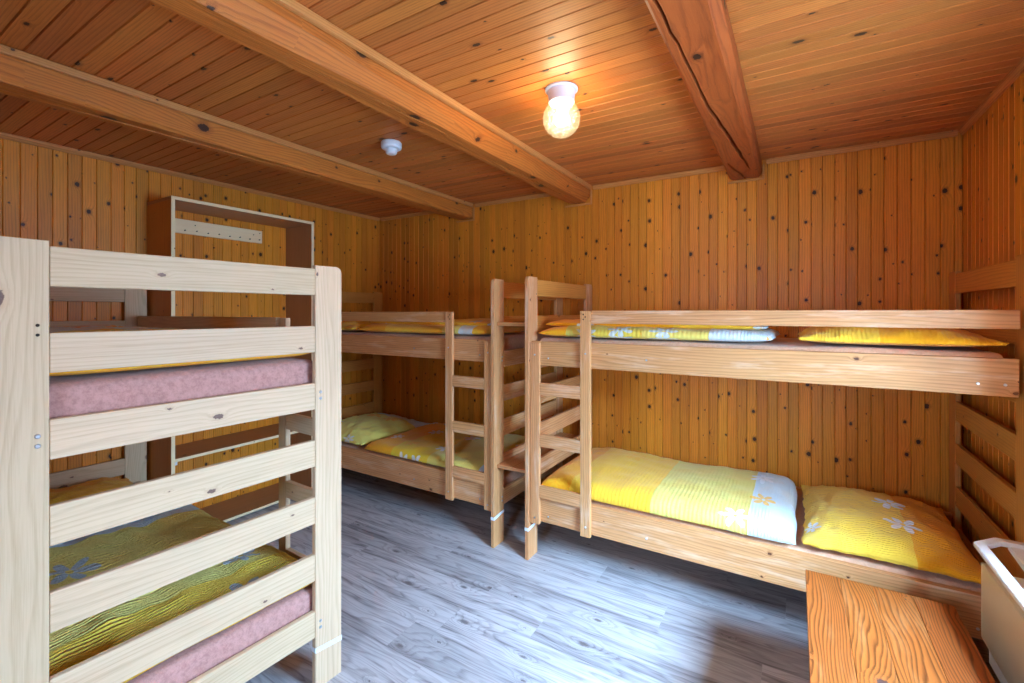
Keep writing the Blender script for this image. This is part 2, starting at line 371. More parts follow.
# beams -----------------------------------------------------------------
def beam(label, x0, x1, zb, mat, seed, chamfer=.035, crack=None, batten=True, chl=None):
    rs = random.Random(seed); cx = (x0+x1)/2; w = (x1-x0)/2
    t = thing('ceiling_beam', label, 'beam', (cx, YB-.003, ZC), 0, 'timber beams under the ceiling')
    bm = bmesh.new(); uvl = bm.loops.layers.uv.new('UVMap'); rings = []
    L = YB-.006-YF; ns = 90
    for i in range(ns+1):
        y = -L*i/ns
        def wv(k, a): return a*(mnoise.noise(Vector((y*1.1, k*7.3+seed, .5)))+.4*mnoise.noise(Vector((y*4.0, k*3.1, seed))))
        cr = chamfer*(1+.7*mnoise.noise(Vector((y*.9, 2.2, seed)))); cl = (chl or chamfer)*(1+.7*mnoise.noise(Vector((y*.9, 8.2, seed))))
        h = ZC-zb-.002
        pr = [(-w+wv(0, .004), -.002), (-w+wv(1, .006), -h+cl), (-w+cl*.9+wv(2, .005), -h+wv(3, .004))]
        # bottom with optional drying crack
        bx0 = pr[-1][0]; bx1 = w-cr*.9+wv(4, .005); m = 7
        for j in range(1, m): pr.append((bx0+(bx1-bx0)*j/m, -h+wv(10+j, .004)))
        if crack:
            ymid = -y
            for (ya, yb, xa, xb, wd) in crack:
                if ya <= ymid <= yb:
                    s = (ymid-ya)/(yb-ya); cxk = xa+(xb-xa)*s+.006*mnoise.noise(Vector((y*9, 1, 3))); ww = wd*math.sin(PI*min(1, max(0, s)))**.5*(1+.4*mnoise.noise(Vector((y*14, 4, 3))))
                    j = min(range(4, 8), key=lambda q: abs(pr[q][0]-cxk))
                    pr[j-1] = (cxk-ww-.001, pr[j-1][1]); pr[j] = (cxk, -h+.045); pr[j+1] = (cxk+ww+.001, pr[j+1][1])
                    for q in range(3, j-1): pr[q] = (min(pr[q][0], pr[j-1][0]-.002*(j-1-q)), pr[q][1])
                    for q in range(j+2, 3+m-1): pr[q] = (max(pr[q][0], pr[j+1][0]+.002*(q-j-1)), pr[q][1])
        pr += [(bx1, -h+wv(6, .004)), (w+wv(7, .006), -h+cr), (w+wv(8, .004), -.002)]
        rings.append([bm.verts.new((a, y, b)) for a, b in pr])
    n = len(rings[0])
    for a, b in zip(rings, rings[1:]):
        acc = 0.0
        for j in range(n):
            k = (j+1) % n
            f = bm.faces.new((a[j], a[k], b[k], b[j]))
            st = (a[k].co-a[j].co).length
            for l in f.loops:
                l[uvl].uv = (l.vert.co.y+seed*3.3, acc+(st if l.vert in (a[k], b[k]) else 0)+seed*5.1)
            acc += st
    bm.faces.new(rings[0]); bm.faces.new(rings[-1][::-1])
    o = finish('timber', bm, mat, t, 1, smooth=False)
    for p in o.data.polygons: p.use_smooth = False
    if batten:
        for sx in (-1, 1):
            xa = sx*(w+.004); xb = sx*(w+.026)
            board('batten', (min(xa, xb), -L+.01, -.034), (max(xa, xb), -.03, -.003), M['trim'], t, 1, .003)
    # collar trim where the beam meets the wall
    bm = bmesh.new(); e = .018; h = ZC-zb
    bm_box(bm, (-w-e, -.016, -h-e), (w+e, -.001, -h-.0055), .003)
    bm_box(bm, (w+.0065, -.016, -h-.0053), (w+e, -.001, -.03), .003)
    finish('wall_collar', bm, M['trim'], t, 0)
    return t
beam('pale timber ceiling beam nearest the left wall, over the pale bunk', BX[0][0], BX[0][1], 2.374, M['beam'], 2, .012, chl=.03,
     crack=[(1.6, 2.9, .03, -.02, .004)])
beam('orange timber ceiling beam between the smoke detector and the globe lamp', BX[1][0], BX[1][1], 2.382, M['beam'], 6, .045,
     crack=[(.3, 1.2, .01, -.02, .004), (1.7, 2.5, .03, .0, .004)])
beam('dark reddish cracked timber ceiling beam to the right of the globe lamp', BX[2][0], BX[2][1], 2.398, M['beamred'], 9, .022,
     crack=[(.22, 1.45, .042, -.052, .010), (.02, .42, .0, -.07, .006), (1.35, 2.6, -.04, -.075, .005)], batten=False, chl=.012)

# window ----------------------------------------------------------------
def window(name, loc, rotz, hy, hz):
    w = bpy.data.objects.new(name, None); C.objects.link(w); w.location = loc; w.rotation_euler = (0, 0, rotz); struct(w)
    bm = bmesh.new(); f = .055
    bm_box(bm, (-.025, -hy+.001, -hz+.001), (.03, -hy+f, hz-.001), .004); bm_box(bm, (-.025, hy-f, -hz+.001), (.03, hy-.001, hz-.001), .004)
    bm_box(bm, (-.025, -hy+f, -hz+.001), (.03, hy-f, -hz+f), .004); bm_box(bm, (-.025, -hy+f, hz-f), (.03, hy-f, hz-.001), .004)
    bm_box(bm, (-.025, -.03, -hz+f), (.03, .03, hz-f), .004)
    finish('window_frame', bm, M['winframe'], w)
    N = NT('window glass'); tr = N.n('ShaderNodeBsdfTransparent'); gl = N.n('ShaderNodeBsdfGlossy'); gl.inputs['Roughness'].default_value = .02
    mx = N.n('ShaderNodeMixShader'); mx.inputs[0].default_value = .05
    N.t.links.new(tr.outputs[0], mx.inputs[1]); N.t.links.new(gl.outputs[0], mx.inputs[2]); N.t.links.new(mx.outputs[0], N.out.inputs[0])
    bm = bmesh.new(); bm_box(bm, (.0, -hy+f, -hz+f), (.004, -.03, hz-f)); bm_box(bm, (.0, .03, -hz+f), (.004, hy-f, hz-f))
    finish('window_pane', bm, N.m, w)
    bm = bmesh.new(); bm_box(bm, (-.275, -hy+.002, -hz+.001), (-.026, hy-.002, -hz+.022), .004)
    finish('window_sill', bm, M['winframe'], w)
window('window_1', (XR+.25, (WIN[0]+WIN[1])/2, (WIN[2]+WIN[3])/2), 0, (WIN[1]-WIN[0])/2, (WIN[3]-WIN[2])/2)
window('fill_window', ((FILL_WIN[0]+FILL_WIN[1])/2, YF-.25, (FILL_WIN[2]+FILL_WIN[3])/2), -PI/2, (FILL_WIN[1]-FILL_WIN[0])/2, (FILL_WIN[3]-FILL_WIN[2])/2)  # unseen window, added only to brighten the room from the front

# ------------------------------------------------------------------ bunk beds
def bunk(key, label, loc, rotz, mir, L, W, H, wood_main, wood_in, far_overlap, postw=.118, taper=None):
    """local frame: x from the ladder end panel (0) to the far end (L), y from the aisle side (0) to the back (W). mir=-1 mirrors x."""
    t = thing('bunk_bed', label, 'bunk bed', loc, rotz, 'wooden bunk beds')
    T = .024; dz = H-1.72; gap = .012 if far_overlap else .0005   # the right bunk's long rails stop just short of the far post
    def B(name, lo, hi, mat, parent, grain=0, bev=.003, rnd=None):
        lo, hi = list(lo), list(hi)
        if mir < 0: lo[0], hi[0] = -hi[0], -lo[0]
        return board(name, lo, hi, mat, parent, grain, bev, rnd)
    def post(x0, x1, y0, y1, outer, mat):
        r = .022; z1 = H
        ya, yb = (y0, y1)
        pts = [(ya, 0), (yb, 0)]
        def arc(cx, cz, a0, a1): return [(cx+r*math.cos(a0+(a1-a0)*k/5), cz+r*math.sin(a0+(a1-a0)*k/5)) for k in range(6)]
        if outer > 0: pts += arc(yb-r, z1-r, 0, PI/2)+[(ya, z1)]
        else: pts += [(yb, z1)]+arc(ya+r, z1-r, PI/2, PI)
        if mir < 0: x0, x1 = -x1, -x0
        cx, cy = (x0+x1)/2, (y0+y1)/2
        bm = bmesh.new(); bm_prism(bm, [(a-cy, b) for a, b in pts], x0-cx, x1-cx, 0, .003)
        return finish('post', bm, mat, t, 2, loc=(cx, cy, 0))
    P = {}
    for xe, (x0, x1) in (('near', (0, T)), ('far', (L-T, L))):
        for ye, (y0, y1, out) in (('front', (0, postw, -1)), ('back', (W-postw, W, 1))):
            P[xe, ye] = post(x0, x1, y0, y1, out, wood_main if xe == 'near' else wood_in)
    # end panel rails
    for xe in ('near', 'far'):
        for k in range(7):
            zt_ = H-.014-.2265*k
            x0 = .002 if xe == 'near' else L-T+.001
            B('end_rail', (x0, postw+.0005, zt_-.105), (x0+.021, W-postw-.0005, zt_), wood_main if (xe == 'near' and (k > 1 or key == 'A')) or (xe == 'far' and key == 'A') else wood_in, t, 1)
    xs0, xs1 = T+.0005, L-T-.0005
    fy = .040
    SR = {}
    for nm, z0, z1 in (('up', 1.180+dz, 1.325+dz), ('low', .236+dz, .404+dz)):
        SR[nm, 'f'] = B('side_rail', (xs0, fy, z0), (L-T-gap, fy+.034, z1), wood_main, t, 0)
        SR[nm, 'b'] = B('side_rail', (xs0, W-fy-.034, z0), (xs1, W-fy, z1), wood_main, t, 0)
        bm = bmesh.new(); n = 11
        for k in range(n):
            xa = xs0+.05+(xs1-xs0-.1-.08)*k/(n-1)
            a, b = (xa, xa+.08) if mir > 0 else (-xa-.08, -xa)
            bm_box(bm, (a, fy+.036, z0+.03), (b, W-fy-.036, z0+.048), .002)
        # ledger strips carrying the slats
        a, b = (xs0, xs1) if mir > 0 else (-xs1, -xs0)
        bm_box(bm, (a, fy+.0355, z0+.005), (b, fy+.06, z0+.0295)); bm_box(bm, (a, W-fy-.06, z0+.005), (b, W-fy-.0355, z0+.0295))
        finish('slat_base', bm, wood_in, t, 1)
    # ladder and guard rail on the aisle side
    yl0, yl1 = fy-.024, fy-.0005
    U1 = B('ladder_upright', (T+.004, yl0, .225+dz), (T+.066, yl1, 1.318+dz), wood_main, t, 2)
    U2 = B('ladder_upright', (T+.330, yl0, .225+dz), (T+.390, yl1, 1.508+dz), wood_main, t, 2)
    for zr in (1.077, .768, .460):
        B('ladder_rung', (T+.0665, yl0+.001, zr-.074+dz), (T+.3295, yl1, zr+dz), wood_main, t, 0)
    B('guard_rail', (T+.3905, yl0+.012, 1.437+dz), (L-T-gap-.0005, yl1+.012, 1.510+dz), wood_main, t, 0)
    # bolts
    def bolt(parent, p, axis, r=.0055, mat=None):
        """p in bed frame, axis: 0 -> -x outward, 1 -> -y outward"""
        x, y, z = p; x = x*mir
        bm = bmesh.new(); bm_lathe(bm, [(0, .003), (r*.7, .003), (r, .0012), (r, -.004), (0, -.004)], 12)
        R = Matrix.Rotation(PI/2, 4, 'X') if axis == 1 else Matrix.Rotation(-PI/2*mir, 4, 'Y')
        bmesh.ops.transform(bm, matrix=R, verts=bm.verts)
        finish('bolt', bm, mat or M['steel'], parent, smooth=False, loc=Vector((x, y, z))-parent.location)
    for zz in (.262, 1.245):
        bolt(U1, (T+.035, yl0, zz+dz), 1); bolt(U2, (T+.362, yl0, zz+.02+dz), 1)
    ry = fy
    for nm, zz in (('low', .275), ('up', 1.225)):
        bolt(SR[nm, 'f'], (T+.115, ry, zz+dz), 1); bolt(SR[nm, 'f'], (T+.70, ry, zz+.02+dz), 1)
        bolt(SR[nm, 'f'], (L-T-.05, ry, zz+dz), 1); bolt(SR[nm, 'f'], (L-T-.125, ry, zz+.0+dz), 1)
    for ye, py in (('front', postw-.022), ('back', W-postw+.022)):
        for za, zb in ((1.215, 1.19), (.30, .275)):
            for zz in (za, zb): bolt(P['near', ye], (0, py, zz+dz), 0, .0062)
        if ye == 'back':
            for zz in (1.50, 1.475): bolt(P['near', ye], (0, py, zz+dz), 0, .004, M['darkhole'])
    for k in range(3):
        bolt(U2, (T+.35+.012*(k % 2), yl0, 1.46+dz+.014*k), 1, .004, M['darkhole'])
    # white tape around the foot of the aisle side post
    bm = bmesh.new(); zz = .175 if key != 'A' else .135
    px = (T/2)*mir
    e = .0012; xo0, xo1 = (-e, T+e) if mir > 0 else (-T-e, e)
    q = [(xo0, -e), (xo1, -e), (xo1, postw+e), (xo0, postw+e)]
    lo = [bm.verts.new((a-px, b-postw/2, zz+.014*(b/postw))) for a, b in q]; hi = [bm.verts.new((a-px, b-postw/2, zz+.02+.014*(b/postw))) for a, b in q]
    for i in range(4): bm.faces.new((lo[i], lo[(i+1) % 4], hi[(i+1) % 4], hi[i]))
    tp = finish('tape', bm, M['tape'], P['near', 'front']); tp['label'] = 'white tape round the post foot'
    return t

AANG = math.radians(2.6)
# A: pale bunk in the left foreground.  B: right bunk, C: left bunk, both along the back wall
bunk('A', 'pale unfinished spruce bunk bed in the left foreground, slatted end facing the room', (-1.612, 1.262, 0), PI-AANG, 1, 2.155, .992, 1.687, M['raw'], M['raw'], False)
bunk('B', 'honey pine bunk bed at the right end of the back wall, ladder on its left', (-1.398, 2.421, 0), 0, 1, 2.150, 1.030, 1.72, M['bed'], M['beddark'], True)
bunk('C', 'honey pine bunk bed in the back left corner, ladder at its right end', (-1.630, 2.431, 0), 0, -1, 2.135, 1.020, 1.715, M['bed'], M['beddark'], False)

# shelves bridging the gap between the two back bunks
for z, lab in ((.503, 'low wooden board bridging the gap between the two back bunks at mattress height'), (1.414, 'high wooden board bridging the gap between the two back bunks at guard rail height')):
    bm = bmesh.new(); bm_box(bm, (-.1145, 0, 0), (.1145, .93, .023), .003)
    o = finish('gap_shelf', bm, [M['gloss']], None, 1, loc=(-1.514, 2.462, z)); tag(o, lab, 'shelf', 'boards between the back bunks')

# ------------------------------------------------------------------ bedding
def bm_slab(bm, nx, ny, f_top, f_bot, f_xy, uv_m, uv_b, sx, sy):
    uvl = bm.loops.layers.uv.get('UVMap') or bm.loops.layers.uv.new('UVMap')
    ubl = bm.loops.layers.uv.get('Band') or bm.loops.layers.uv.new('Band')
    top, bot = {}, {}
    for i in range(nx+1):
        for j in range(ny+1):
            s, t = -1+2*i/nx, -1+2*j/ny
            x, y = f_xy(s, t); edge = i in (0, nx) or j in (0, ny)
            top[i, j] = bm.verts.new((x, y, f_top(s, t)))
            bot[i, j] = top[i, j] if edge else bm.verts.new((x, y, f_bot(s, t)))
    def face(vs, ij):
        try: f = bm.faces.new(vs)
        except ValueError: return
        f.smooth = True
        for l, (i, j) in zip(f.loops, ij):
            l[uvl].uv = ((i/nx)*sx+uv_m[0], (j/ny)*sy+uv_m[1]); l[ubl].uv = (uv_b[0]+(i/nx)*uv_b[2], uv_b[1]+(j/ny)*uv_b[3])
    for i in range(nx):
        for j in range(ny):
            q = [(i, j), (i+1, j), (i+1, j+1), (i, j+1)]
            face([top[k] for k in q], q); face([bot[k] for k in q[::-1]], q[::-1])

def soft(e, p): return max(0.0, 1-abs(e)**p)
def warp(k): return -1+2*k
def remap(s):  # cluster samples near the rim
    return math.sin(s*PI/2)*.55+s*.45

def duvet(name, label, center, rotz, lx, ly, h, mat, seed, group, over=.25, wr=.012, parent=None, pow_=14, uvb=(0, 0, 1, 1)):
    bm = bmesh.new(); sd = seed*17.3
    def nz(x, y, f, a): return a*mnoise.noise(Vector((x*f+sd, y*f, sd*.3)))
    def xy(s, t):
        s, t = remap(s), remap(t); x, y = s*lx/2, t*ly/2
        rim = max(abs(s), abs(t))**6
        return (x+nz(y, sd, 5, .018)*rim*(1 if s > 0 else -1), y+nz(x, sd+3, 4, .009)*rim)
    def top(s, t):
        s, t = remap(s), remap(t); x, y = s*lx/2, t*ly/2
        e = (soft(s, pow_)*soft(t, pow_*.7))**.45
        w = nz(x, y, 3.0, wr*1.3)+nz(x+4, y*1.6, 7.5, wr*.8)+nz(x*1.7, y+8, 17, wr*.4)
        return h*over+(h*(1-over)+w)*e
    def bot(s, t):
        s, t = remap(s), remap(t)
        e = (soft(s, pow_)*soft(t, pow_))**.5
        return h*over*(1-e)
    bm_slab(bm, int(lx/.018), int(ly/.018), top, bot, xy, (seed*2.3, seed*1.1), uvb, lx, ly)
    o = finish(name, bm, mat, parent, loc=center, rot=(0, 0, rotz), smooth=True)
    if parent is None: tag(o, label, 'duvet', group)
    return o

def pillow(label, center, rotz, lx, ly, h, mat, seed, tilt=(0, 0), wr=.011):
    bm = bmesh.new(); sd = seed*13.7
    def nz(x, y, f, a): return a*mnoise.noise(Vector((x*f+sd, y*f, sd*.3)))
    def xy(s, t):
        s, t = remap(s), remap(t)
        k = 1-.05*(1-t*t)*abs(s)**2; q = 1-.06*(1-s*s)*abs(t)**2
        rim = max(abs(s), abs(t))**4
        return (s*lx/2*k+(nz(t*3, sd, 2.5, .012)+nz(t, sd+1, 16, .007))*rim, t*ly/2*q+nz(s*3, sd+5, 2.5, .012)*rim)
    def top(s, t):
        s, t = remap(s), remap(t)
        e = (soft(s, 2.6)*soft(t, 2.6))**.55
        x, y = s*lx/2, t*ly/2
        w = nz(x, y, 6, wr*1.3)+nz(x*1.4, y, 16, wr*.9)+nz(x, y*1.5, 34, wr*.45)
        w -= wr*.9*abs(mnoise.noise(Vector((x*9+sd, y*5, 2.0))))*(1-e)*2
        crn = .010*max(0, abs(s)-.8)*5*max(0, abs(t)-.8)*5
        return h*.22+(h*.78)*e+w*min(1, e*2.5)+crn
    def bot(s, t):
        s, t = remap(s), remap(t); e = (soft(s, 3)*soft(t, 3))**.5
        return h*.22*(1-e)
    bm_slab(bm, 60, 60, top, bot, xy, (seed*2.3, seed*1.1), (0, 0, 1, 1), lx, ly)
    o = finish('pillow', bm, mat, None, loc=center, rot=(tilt[0], tilt[1], rotz), smooth=True)
    return tag(o, label, 'pillow', 'pillows on the bunks')

def mattress(label, center, rotz, lx, ly, h, mat, seed):
    bm = bmesh.new(); bm_box(bm, (-lx/2, -ly/2, 0), (lx/2, ly/2, h), .028, 4)
    bmesh.ops.subdivide_edges(bm, edges=[e for e in bm.edges if e.calc_length() > .3], cuts=14, use_grid_fill=True)
    for v in bm.verts:
        n = mnoise.noise(v.co*3.1+Vector((seed*9, 0, 0)))
        if v.co.z > h*.5: v.co.z += .006*n
        if abs(v.co.y) > ly/2-.03: v.co.y -= .004*abs(n)*math.copysign(1, v.co.y)
    o = finish('mattress', bm, mat, None, loc=center, rot=(0, 0, rotz), smooth=True)
    return tag(o, label, 'mattress', 'mattresses on the bunks')

FL = (srgb(230,240,246), srgb(248,188,40))
m_Blow = bedding('duvet cover stripes', [(0, OR), (.20, YE), (.50, PY), (.79, WB)], FL, .07, .27, 'u', 60, .38)
m_Bup = bedding('duvet cover pale', [(0, OR), (.20, GR), (.30, srgb(226,206,80)), (.50, PY), (.72, WB)], (WB, OR), .06, .2, 'u', 56, .4)
m_Bfold = bedding('duvet cover orange', [(0, OR), (.6, YE), (.97, WB)], (WB, WB), .06, .5, 'u', 56, .3)
m_pB = bedding('pillow case two tone', [(0, YE), (.02, srgb(244,204,72)), (.60, srgb(240,168,28))], (srgb(226,236,250), srgb(226,236,250)), .055, .32, 'u', 75, .6, 'v')
m_pBup = bedding('pillow case orange', [(0, YE), (.45, OR)], (OR, YE), .05, .5, 'u', 75, .4)
m_Clow = bedding('duvet cover yellow', [(0, srgb(236,204,60)), (.05, WB), (.12, PY), (.46, srgb(238,204,50)), (.70, OR)], FL, .055, .26, 'u', 56, .3)
m_Cup = bedding('duvet cover bright', [(0, YE), (.14, WB), (.24, srgb(236,216,110)), (.34, YE), (.7, OR)], (WB, YE), .05, .3, 'u', 56, .3)
m_pC = bedding('pillow case green', [(0, srgb(242,234,122)), (.70, srgb(226,234,230))], (srgb(248,200,60), srgb(226,238,246)), .06, .25, 'v', 75, .3)
m_pCup = bedding('pillow case pale', [(0, WB), (.5, YE)], (OR, YE), .07, .18, 'u', 75, .3)
m_Alow = bedding('duvet cover olive', [(0, srgb(250,196,50)), (.09, srgb(248,218,84)), (.24, srgb(232,224,128)), (.77, srgb(200,228,240))], (srgb(170,206,236), srgb(226,190,60)), .075, .30, 'u', 80, 1.0, 'u', .010)
m_Aup = bedding('duvet cover check', [(0, OR), (.06, PY), (.5, WB)], (OR, YE), .06, .14, 'u', 80, .6)
m_pA = bedding('pillow case amber', [(0, YE), (.6, OR)], (OR, YE), .05, .4, 'u', 80, .5)

GD, GP = 'duvets on the bunks', None
# mattresses: B
Bx, By = -1.398, 2.421
mattress('peach sheeted mattress on the upper level of the right bunk', (Bx+1.07, By+.505, 1.2285), 0, 2.04, .855, .115, M['peach'], 1)
mattress('peach sheeted mattress on the lower level of the right bunk', (Bx+1.07, By+.505, .2845), 0, 2.04, .855, .125, M['peach'], 2)
mattress('peach sheeted mattress on the upper level of the corner bunk', (-1.630-1.065, 2.431+.51, 1.2235), 0, 2.06, .85, .112, M['peach'], 3)
mattress('peach sheeted mattress on the lower level of the corner bunk', (-1.630-1.065, 2.431+.51, .2795), 0, 2.06, .85, .122, M['peach'], 4)
# A frame
def Apt(x, y, z):
    c, s = math.cos(PI-AANG), math.sin(PI-AANG)
    return (-1.612+x*c-y*s, 1.262+x*s+y*c, z)
AR = PI-AANG
mattress('pink terry covered mattress on the upper level of the pale bunk', Apt(1.085, .496, 1.1955), AR, 2.08, .83, .114, M['pink'], 5)
mattress('pink terry covered mattress on the lower level of the pale bunk', Apt(1.075, .496, .2515), AR, 2.08, .83, .132, M['pink'], 6)

# B bedding
duvet('duvet', 'yellow duvet fading to a white blue end, spread on the lower right bunk', (-.660, 2.885, .417), 0, 1.33, .826, .098, m_Blow, 3, GD, over=.2)
pillow('large yellow and orange pillow on the lower right bunk', (.347, 2.885, .417), 0, .64, .83, .125, m_pB, 2)
d = duvet('duvet', 'rolled yellow duvet with a white blue end on the upper right bunk', (-.71, 2.79, 1.352), 0, 1.26, .64, .070, m_Bup, 5, GD, over=.3, pow_=9)
duvet('folded_layer', '', (-.01, .03, .056), 0, 1.20, .54, .045, m_Bfold, 8, GD, parent=d, over=.4, pow_=9)
pillow('flat orange pillow on the upper right bunk', (.352, 2.80, 1.352), 0, .68, .66, .105, m_pBup, 4)
# C bedding
duvet('duvet', 'yellow flowered duvet spread on the lower corner bunk behind the ladder', (-2.300, 2.90, .410), 0, 1.20, .84, .075, m_Clow, 7, GD, over=.2, uvb=(1, 0, -1, 1))
pillow('pale green yellow pillow at the head of the lower corner bunk', (-3.31, 2.90, .410), 0, .74, .82, .125, m_pC, 6)
d = duvet('duvet', 'folded bright yellow duvet on the upper corner bunk', (-2.36, 2.80, 1.343), 0, 1.24, .62, .070, m_Cup, 9, GD, over=.3, pow_=9, uvb=(1, 0, -1, 1))
duvet('folded_layer', '', (.01, .03, .056), 0, 1.18, .54, .045, m_Bfold, 11, GD, parent=d, over=.4, pow_=9)
pillow('pale patterned pillow at the head of the upper corner bunk', (-3.33, 2.80, 1.343), 0, .62, .66, .10, m_pCup, 8)
# A bedding
duvet('duvet', 'crinkled olive yellow duvet with a blue end on the lower pale bunk', Apt(.655, .50, .391), AR, 1.25, .845, .088, m_Alow, 13, GD, over=.34, wr=.024)
pillow('amber pillow at the wall end of the lower pale bunk', Apt(1.80, .50, .391), AR, .56, .76, .12, m_pA, 10)
duvet('duvet', 'yellow and white duvet lying on the upper pale bunk', Apt(1.016, .50, 1.316), AR, 1.96, .80, .10, m_Aup, 15, GD, over=.25)

# ------------------------------------------------------------------ open cabinet on the left wall
def cabinet():
    x0, x1, y0, y1, z1 = XL+.003, -3.432, 1.378, 2.414, 2.256
    t = thing('open_cabinet', 'tall open pine cabinet without doors standing against the left wall behind the pale bunk', 'cabinet', ((x0+x1)/2, (y0+y1)/2, 0))
    ox, oy = (x0+x1)/2, (y0+y1)/2
    T = .022; E = .006
    def b(name, lo, hi, mat, grain, parent=t): return board(name, (lo[0]-ox, lo[1]-oy, lo[2]), (hi[0]-ox, hi[1]-oy, hi[2]), mat, parent, grain, .0015)
    b('side_panel', (x0, y0, 0), (x1-E, y0+T, z1-T), M['cab'], 2); b('side_panel', (x0, y1-T, 0), (x1-E, y1, z1-T), M['caddk'], 2)
    b('top_panel', (x0, y0, z1-T+.0005), (x1-E, y1, z1), M['caddk'], 1)
    b('shelf', (x0, y0+T+.0005, .523), (x1-.004-E, y1-T-.0005, .543), M['caddk'], 1)
    b('base_panel', (x0, y0+T+.0005, .012), (x1-.004-E, y1-T-.0005, .030), M['caddk'], 1)
    for lo, hi, g in (((x1-E+.0003, y0, 0), (x1, y0+T, z1-T), 2), ((x1-E+.0003, y1-T, 0), (x1, y1, z1-T), 2), ((x1-E+.0003, y0, z1-T+.0005), (x1, y1, z1), 1),
                      ((x1-.004-E+.0003, y0+T+.0005, .523), (x1-.004, y1-T-.0005, .543), 1), ((x1-.004-E+.0003, y0+T+.0005, .012), (x1-.004, y1-T-.0005, .030), 1)):
        b('edging', lo, hi, M['edge'], g)
    bm = bmesh.new(); bm_box(bm, (-.012, -.010, -.012), (.012, .010, .012), .002)
    finish('shelf_bracket', bm, M['white'], t, loc=(x1-.03-ox, y0+T+.011-oy, .510))
    # hook board inside, fixed to the wall
    h = thing('hook_board', 'pale wooden hook board fixed to the wall inside the open cabinet', 'hook board', (XL+.012, 1.80, 2.124))
    board('backing_board', (-.010, -.362, -.051), (.010, .372, .051), M['edge'], h, 1, .003)
    for k in range(8):
        bm = bmesh.new(); bm_lathe(bm, [(0, .012), (.004, .012), (.005, .010), (.0035, .006), (.0035, 0), (0, 0)], 10)
        bmesh.ops.transform(bm, matrix=Matrix.Rotation(PI/2, 4, 'Y'), verts=bm.verts)
        finish('hook', bm, M['brass'], h, loc=(.0101, -.20+.078*k, -.028+(.004 if k % 2 else 0)))
    for yy, zz in ((-.13, .018), (.30, .012), (.352, .03)):
        bm = bmesh.new(); bm_lathe(bm, [(0, .002), (.004, .002), (.004, 0), (0, 0)], 10)
        bmesh.ops.transform(bm, matrix=Matrix.Rotation(PI/2, 4, 'Y'), verts=bm.verts)
        finish('screw', bm, M['darkhole'], h, loc=(.0101, yy, zz))
cabinet()

# ------------------------------------------------------------------ lamp and smoke detector
LX, LY = -.90, 1.89
def lamp():
    t = thing('globe_ceiling_lamp', 'lit round glass globe ceiling lamp on a white base', 'lamp', (LX, LY, ZC))
    bm = bmesh.new(); bm_lathe(bm, [(0, -.001), (.074, -.001), (.074, -.007), (.070, -.010), (.062, -.011), (.058, -.060), (.056, -.063), (.050, -.064), (0, -.064)], 48)
    finish('lamp_base', bm, M['white'], t, smooth=False)
    N = NT('cut glass'); tc = N.n('ShaderNodeTexCoord')
    vo = N.n('ShaderNodeTexVoronoi'); vo.inputs['Scale'].default_value = 95.0; N.t.links.new(tc.outputs['Object'], vo.inputs['Vector'])
    bp = N.n('ShaderNodeBump'); bp.inputs['Strength'].default_value = .8; bp.inputs['Distance'].default_value = .003; N.put(bp.inputs['Height'], vo.outputs['Distance'])
    tr = N.n('ShaderNodeBsdfTransparent'); tr.inputs[0].default_value = (.98, .97, .90, 1)
    tl = N.n('ShaderNodeBsdfTranslucent'); tl.inputs[0].default_value = (1, .95, .8, 1); N.t.links.new(bp.outputs[0], tl.inputs['Normal'])
    gl = N.n('ShaderNodeBsdfGlossy'); gl.inputs['Roughness'].default_value = .12; N.t.links.new(bp.outputs[0], gl.inputs['Normal'])
    em = N.n('ShaderNodeEmission'); em.inputs[0].default_value = (1, .84, .5, 1)
    N.put(em.inputs[1], N.smooth(vo.outputs['Distance'], .1, .6, .42, .10))
    m1 = N.n('ShaderNodeMixShader'); m1.inputs[0].default_value = .02; N.t.links.new(tr.outputs[0], m1.inputs[1]); N.t.links.new(tl.outputs[0], m1.inputs[2])
    m2 = N.n('ShaderNodeMixShader'); m2.inputs[0].default_value = .08; N.t.links.new(m1.outputs[0], m2.inputs[1]); N.t.links.new(gl.outputs[0], m2.inputs[2])
    ad = N.n('ShaderNodeAddShader'); N.t.links.new(m2.outputs[0], ad.inputs[0]); N.t.links.new(em.outputs[0], ad.inputs[1])
    N.t.links.new(ad.outputs[0], N.out.inputs[0])
    R = .084; prof = [(.047, -.0645)]
    for k in range(1, 25):
        a = math.radians(56-(56+90)*k/24); prof.append((R*math.cos(a) if k < 24 else 0, -.134+R*math.sin(a)))
    bm = bmesh.new(); bm_lathe(bm, prof, 48)
    finish('glass_globe', bm, N.m, t, smooth=True)
    N = NT('lit bulb'); e = N.n('ShaderNodeEmission'); e.inputs[0].default_value = (1, .93, .78, 1); e.inputs[1].default_value = 12
    N.t.links.new(e.outputs[0], N.out.inputs[0])
    prof = [(.013, -.066), (.014, -.085)]+[(.035*math.cos(a) if k < 14 else 0, -.134+.035*math.sin(a)) for k, a in [(k, math.radians(60-150*k/14)) for k in range(15)]]
    bm = bmesh.new(); bm_lathe(bm, prof, 32); finish('bulb', bm, N.m, t, smooth=True)
    ld = bpy.data.lights.new('lamp_glow', 'POINT'); ld.energy = LAMP_W; ld.color = (1.0, .77, .46); ld.shadow_soft_size = .046
    lo = bpy.data.objects.new('lamp_light', ld); lo.location = (LX, LY, ZC-.135); C.objects.link(lo)
LAMP_W = 18
lamp()
t = thing('smoke_detector', 'small white smoke detector on the ceiling between two beams', 'smoke detector', (-2.04, 1.95, ZC))
bm = bmesh.new(); bm_lathe(bm, [(0, -.001), (.056, -.001), (.060, -.006), (.060, -.030), (.057, -.038), (.050, -.042), (0, -.042)], 40); finish('housing', bm, M['white'], t)
